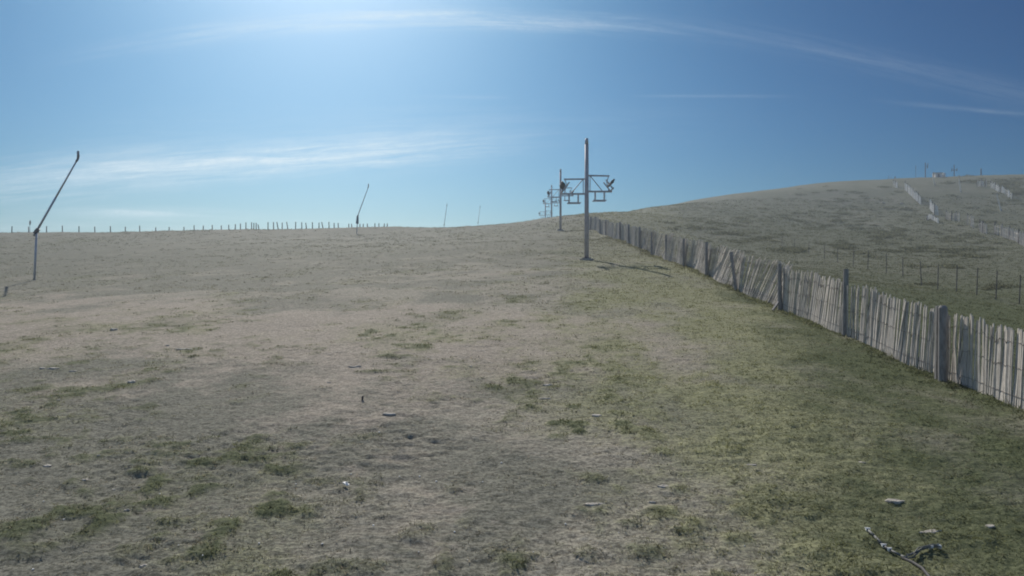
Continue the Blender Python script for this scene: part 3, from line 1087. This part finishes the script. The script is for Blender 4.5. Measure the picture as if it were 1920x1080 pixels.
# far stones on the hill
for a in [(1656, 381, 8, 'small pale boulder alone below the skyline on the far hill', .7),
          (1690, 382, 7, 'small pale boulder by another in the middle of the far hill', .8),
          (1698, 388, 5, 'tiny pale boulder low beside its twin on the far hill', .8),
          (1858, 449, 7, 'white boulder below the right hand fence panels on the far hill', .7),
          (1796, 369, 5, 'tiny pale boulder below the leaning lance of the far hill', .8),
          (1824, 428, 4, 'tiny pale boulder at the foot of the grey fence remnant', .8),
          (1830, 391, 5, 'tiny pale boulder between the leaning lances of the far hill', .7)]:
    stone(*a, grp='boulders on the far hill', name='boulder', dmin=60)

# small bright pebbles and scraps
spk = [(609, 970), (604, 1021), (785, 1038), (877, 1054), (787, 897), (749, 898), (818, 906), (658, 892), (486, 1021), (506, 1064), (711, 818), (767, 940),
       (905, 906), (1000, 1040), (82, 945), (62, 1070), (335, 1030), (430, 968), (700, 985), (940, 870), (1396, 1028), (280, 872), (40, 820), (380, 1050),
       (852, 1000), (1060, 985), (1160, 1000), (555, 910), (300, 930), (120, 980)]
first = None
for i, (px, py) in enumerate(spk):
    q = HG(px, py)
    q.z += float(fine_h(np.array([q.x]), np.array([q.y]))[0]) + .004
    s = random.uniform(2.2, 4.5) * q.y / F / 2
    if first is None:
        first = MB().blob((0, 0, .2), 1, .8, .7, 5, 10, 7, .5).build('pebble', M['white'], None, False, q)
        o = first
    else:
        o = first.copy(); C.objects.link(o); o.location = q
    o.scale = (s, s, s)
    o.rotation_euler = (0, 0, random.uniform(0, 6))
    tag(o, 'tiny bright white pebble scattered in the front turf', 'pebble', 'white pebbles in the front turf')

# white scrap
q = HG(649, 917); q.z += float(fine_h(np.array([q.x]), np.array([q.y]))[0]) + .03
o = MB().beam((-.035, .03, .02), (.035, -.03, .0), .04, .016).beam((-.030, .028, .012), (.02, -.005, .03), .02, .014).build('white_scrap', M['white'], None, False, q)
tag(o, 'bright white oblong scrap lying tilted in the front turf, brightest spot of the ground', 'scrap')
q = HG(679, 752); q.z += .03
o = MB().beam((0, 0, -.05), (.01, 0, .035), .025, .03).beam((0, 0, .03), (.025, 0, .055), .025, .025).build('black_peg', M['rubber'], None, False, q)
tag(o, 'small black peg sticking out of the dry turf near the slope centre', 'peg')


# ------------------------------------------------------------------ broken hose with ties at the bottom right
def hose():
    pp = [(1627, 1005), (1640, 1017), (1657, 1030), (1668, 1038), (1690, 1049), (1700, 1053), (1712, 1051), (1726, 1044), (1745, 1036), (1760, 1032)]
    ps = []
    for px, py in pp:
        q = HG(px, py)
        q.z += float(fine_h(np.array([q.x]), np.array([q.y]))[0]) + .022 + .008 * random.random()
        ps.append(q)
    o0 = ps[0].copy()
    t = thing('broken_hose', 'grey bent hose with pale ties in a V in the dark grass at bottom right', 'hose', o0)
    ps = [q - o0 for q in ps]
    MB().path(ps[:6], .014, 10).build('hose', M['hose'], t, True)
    fr = MB().path(ps[5:], .009, 7)
    for k in range(3):
        pr = [q + Vector((random.uniform(-.02, .02), random.uniform(-.05, .05), random.uniform(.0, .04))) for q in ps[5:]]
        fr.path(pr, .006, 6)
    fr.build('frayed_strand', M['hose'], t)
    tail = []
    for px, py in [(1692, 1050), (1712, 1062), (1730, 1076), (1745, 1092)]:
        q = HG(px, py, 5.5); q.z += .015 + float(fine_h(np.array([q.x]), np.array([q.y]))[0])
        tail.append(q - o0)
    MB().path(tail, .016, 8).build('tail', M['rubber'], t)
    for k in (0, 2, 3):
        q = ps[k]; dr = (ps[min(k + 1, 9)] - ps[k]).normalized()
        sdv = dr.cross(Vector((0, 0, 1))).normalized()
        MB().tube(q - dr * .012, q + dr * .010, .022, n=10).beam(q - sdv * .03 + Vector((0, 0, .016)), q + sdv * .035 + Vector((0, 0, .022)), .010, .008).build('tie', M['white'], t)
    for k in (8, 9):
        q = ps[k]; dr = (ps[k] - ps[k - 1]).normalized()
        MB().tube(q - dr * .02, q + dr * .02, .024, n=8).build('tie', M['pale'], t)


hose()

# ------------------------------------------------------------------ haze
def haze():
    x0, x1, y0, y1, z0, z1 = -530, 530, -530, 530, -75, 46
    me = bpy.data.meshes.new('haze')
    v = [(x, y, z) for z in (z0, z1) for x, y in ((x0, y0), (x1, y0), (x1, y1), (x0, y1))]
    me.from_pydata(v, [], [(3, 2, 1, 0), (4, 5, 6, 7), (0, 1, 5, 4), (1, 2, 6, 5), (2, 3, 7, 6), (3, 0, 4, 7)])
    m, nb, out = new_mat('haze')
    vol = nb.n('ShaderNodeVolumePrincipled')
    vol.inputs['Color'].default_value = (.66, .80, .96, 1)
    vol.inputs['Density'].default_value = HAZE
    vol.inputs['Anisotropy'].default_value = .5
    nb.put(out.inputs['Volume'], vol.outputs[0])
    me.materials.append(m)
    o = bpy.data.objects.new('haze', me)
    C.objects.link(o)
    o['kind'] = 'stuff'


HAZE = 0.00075
haze()
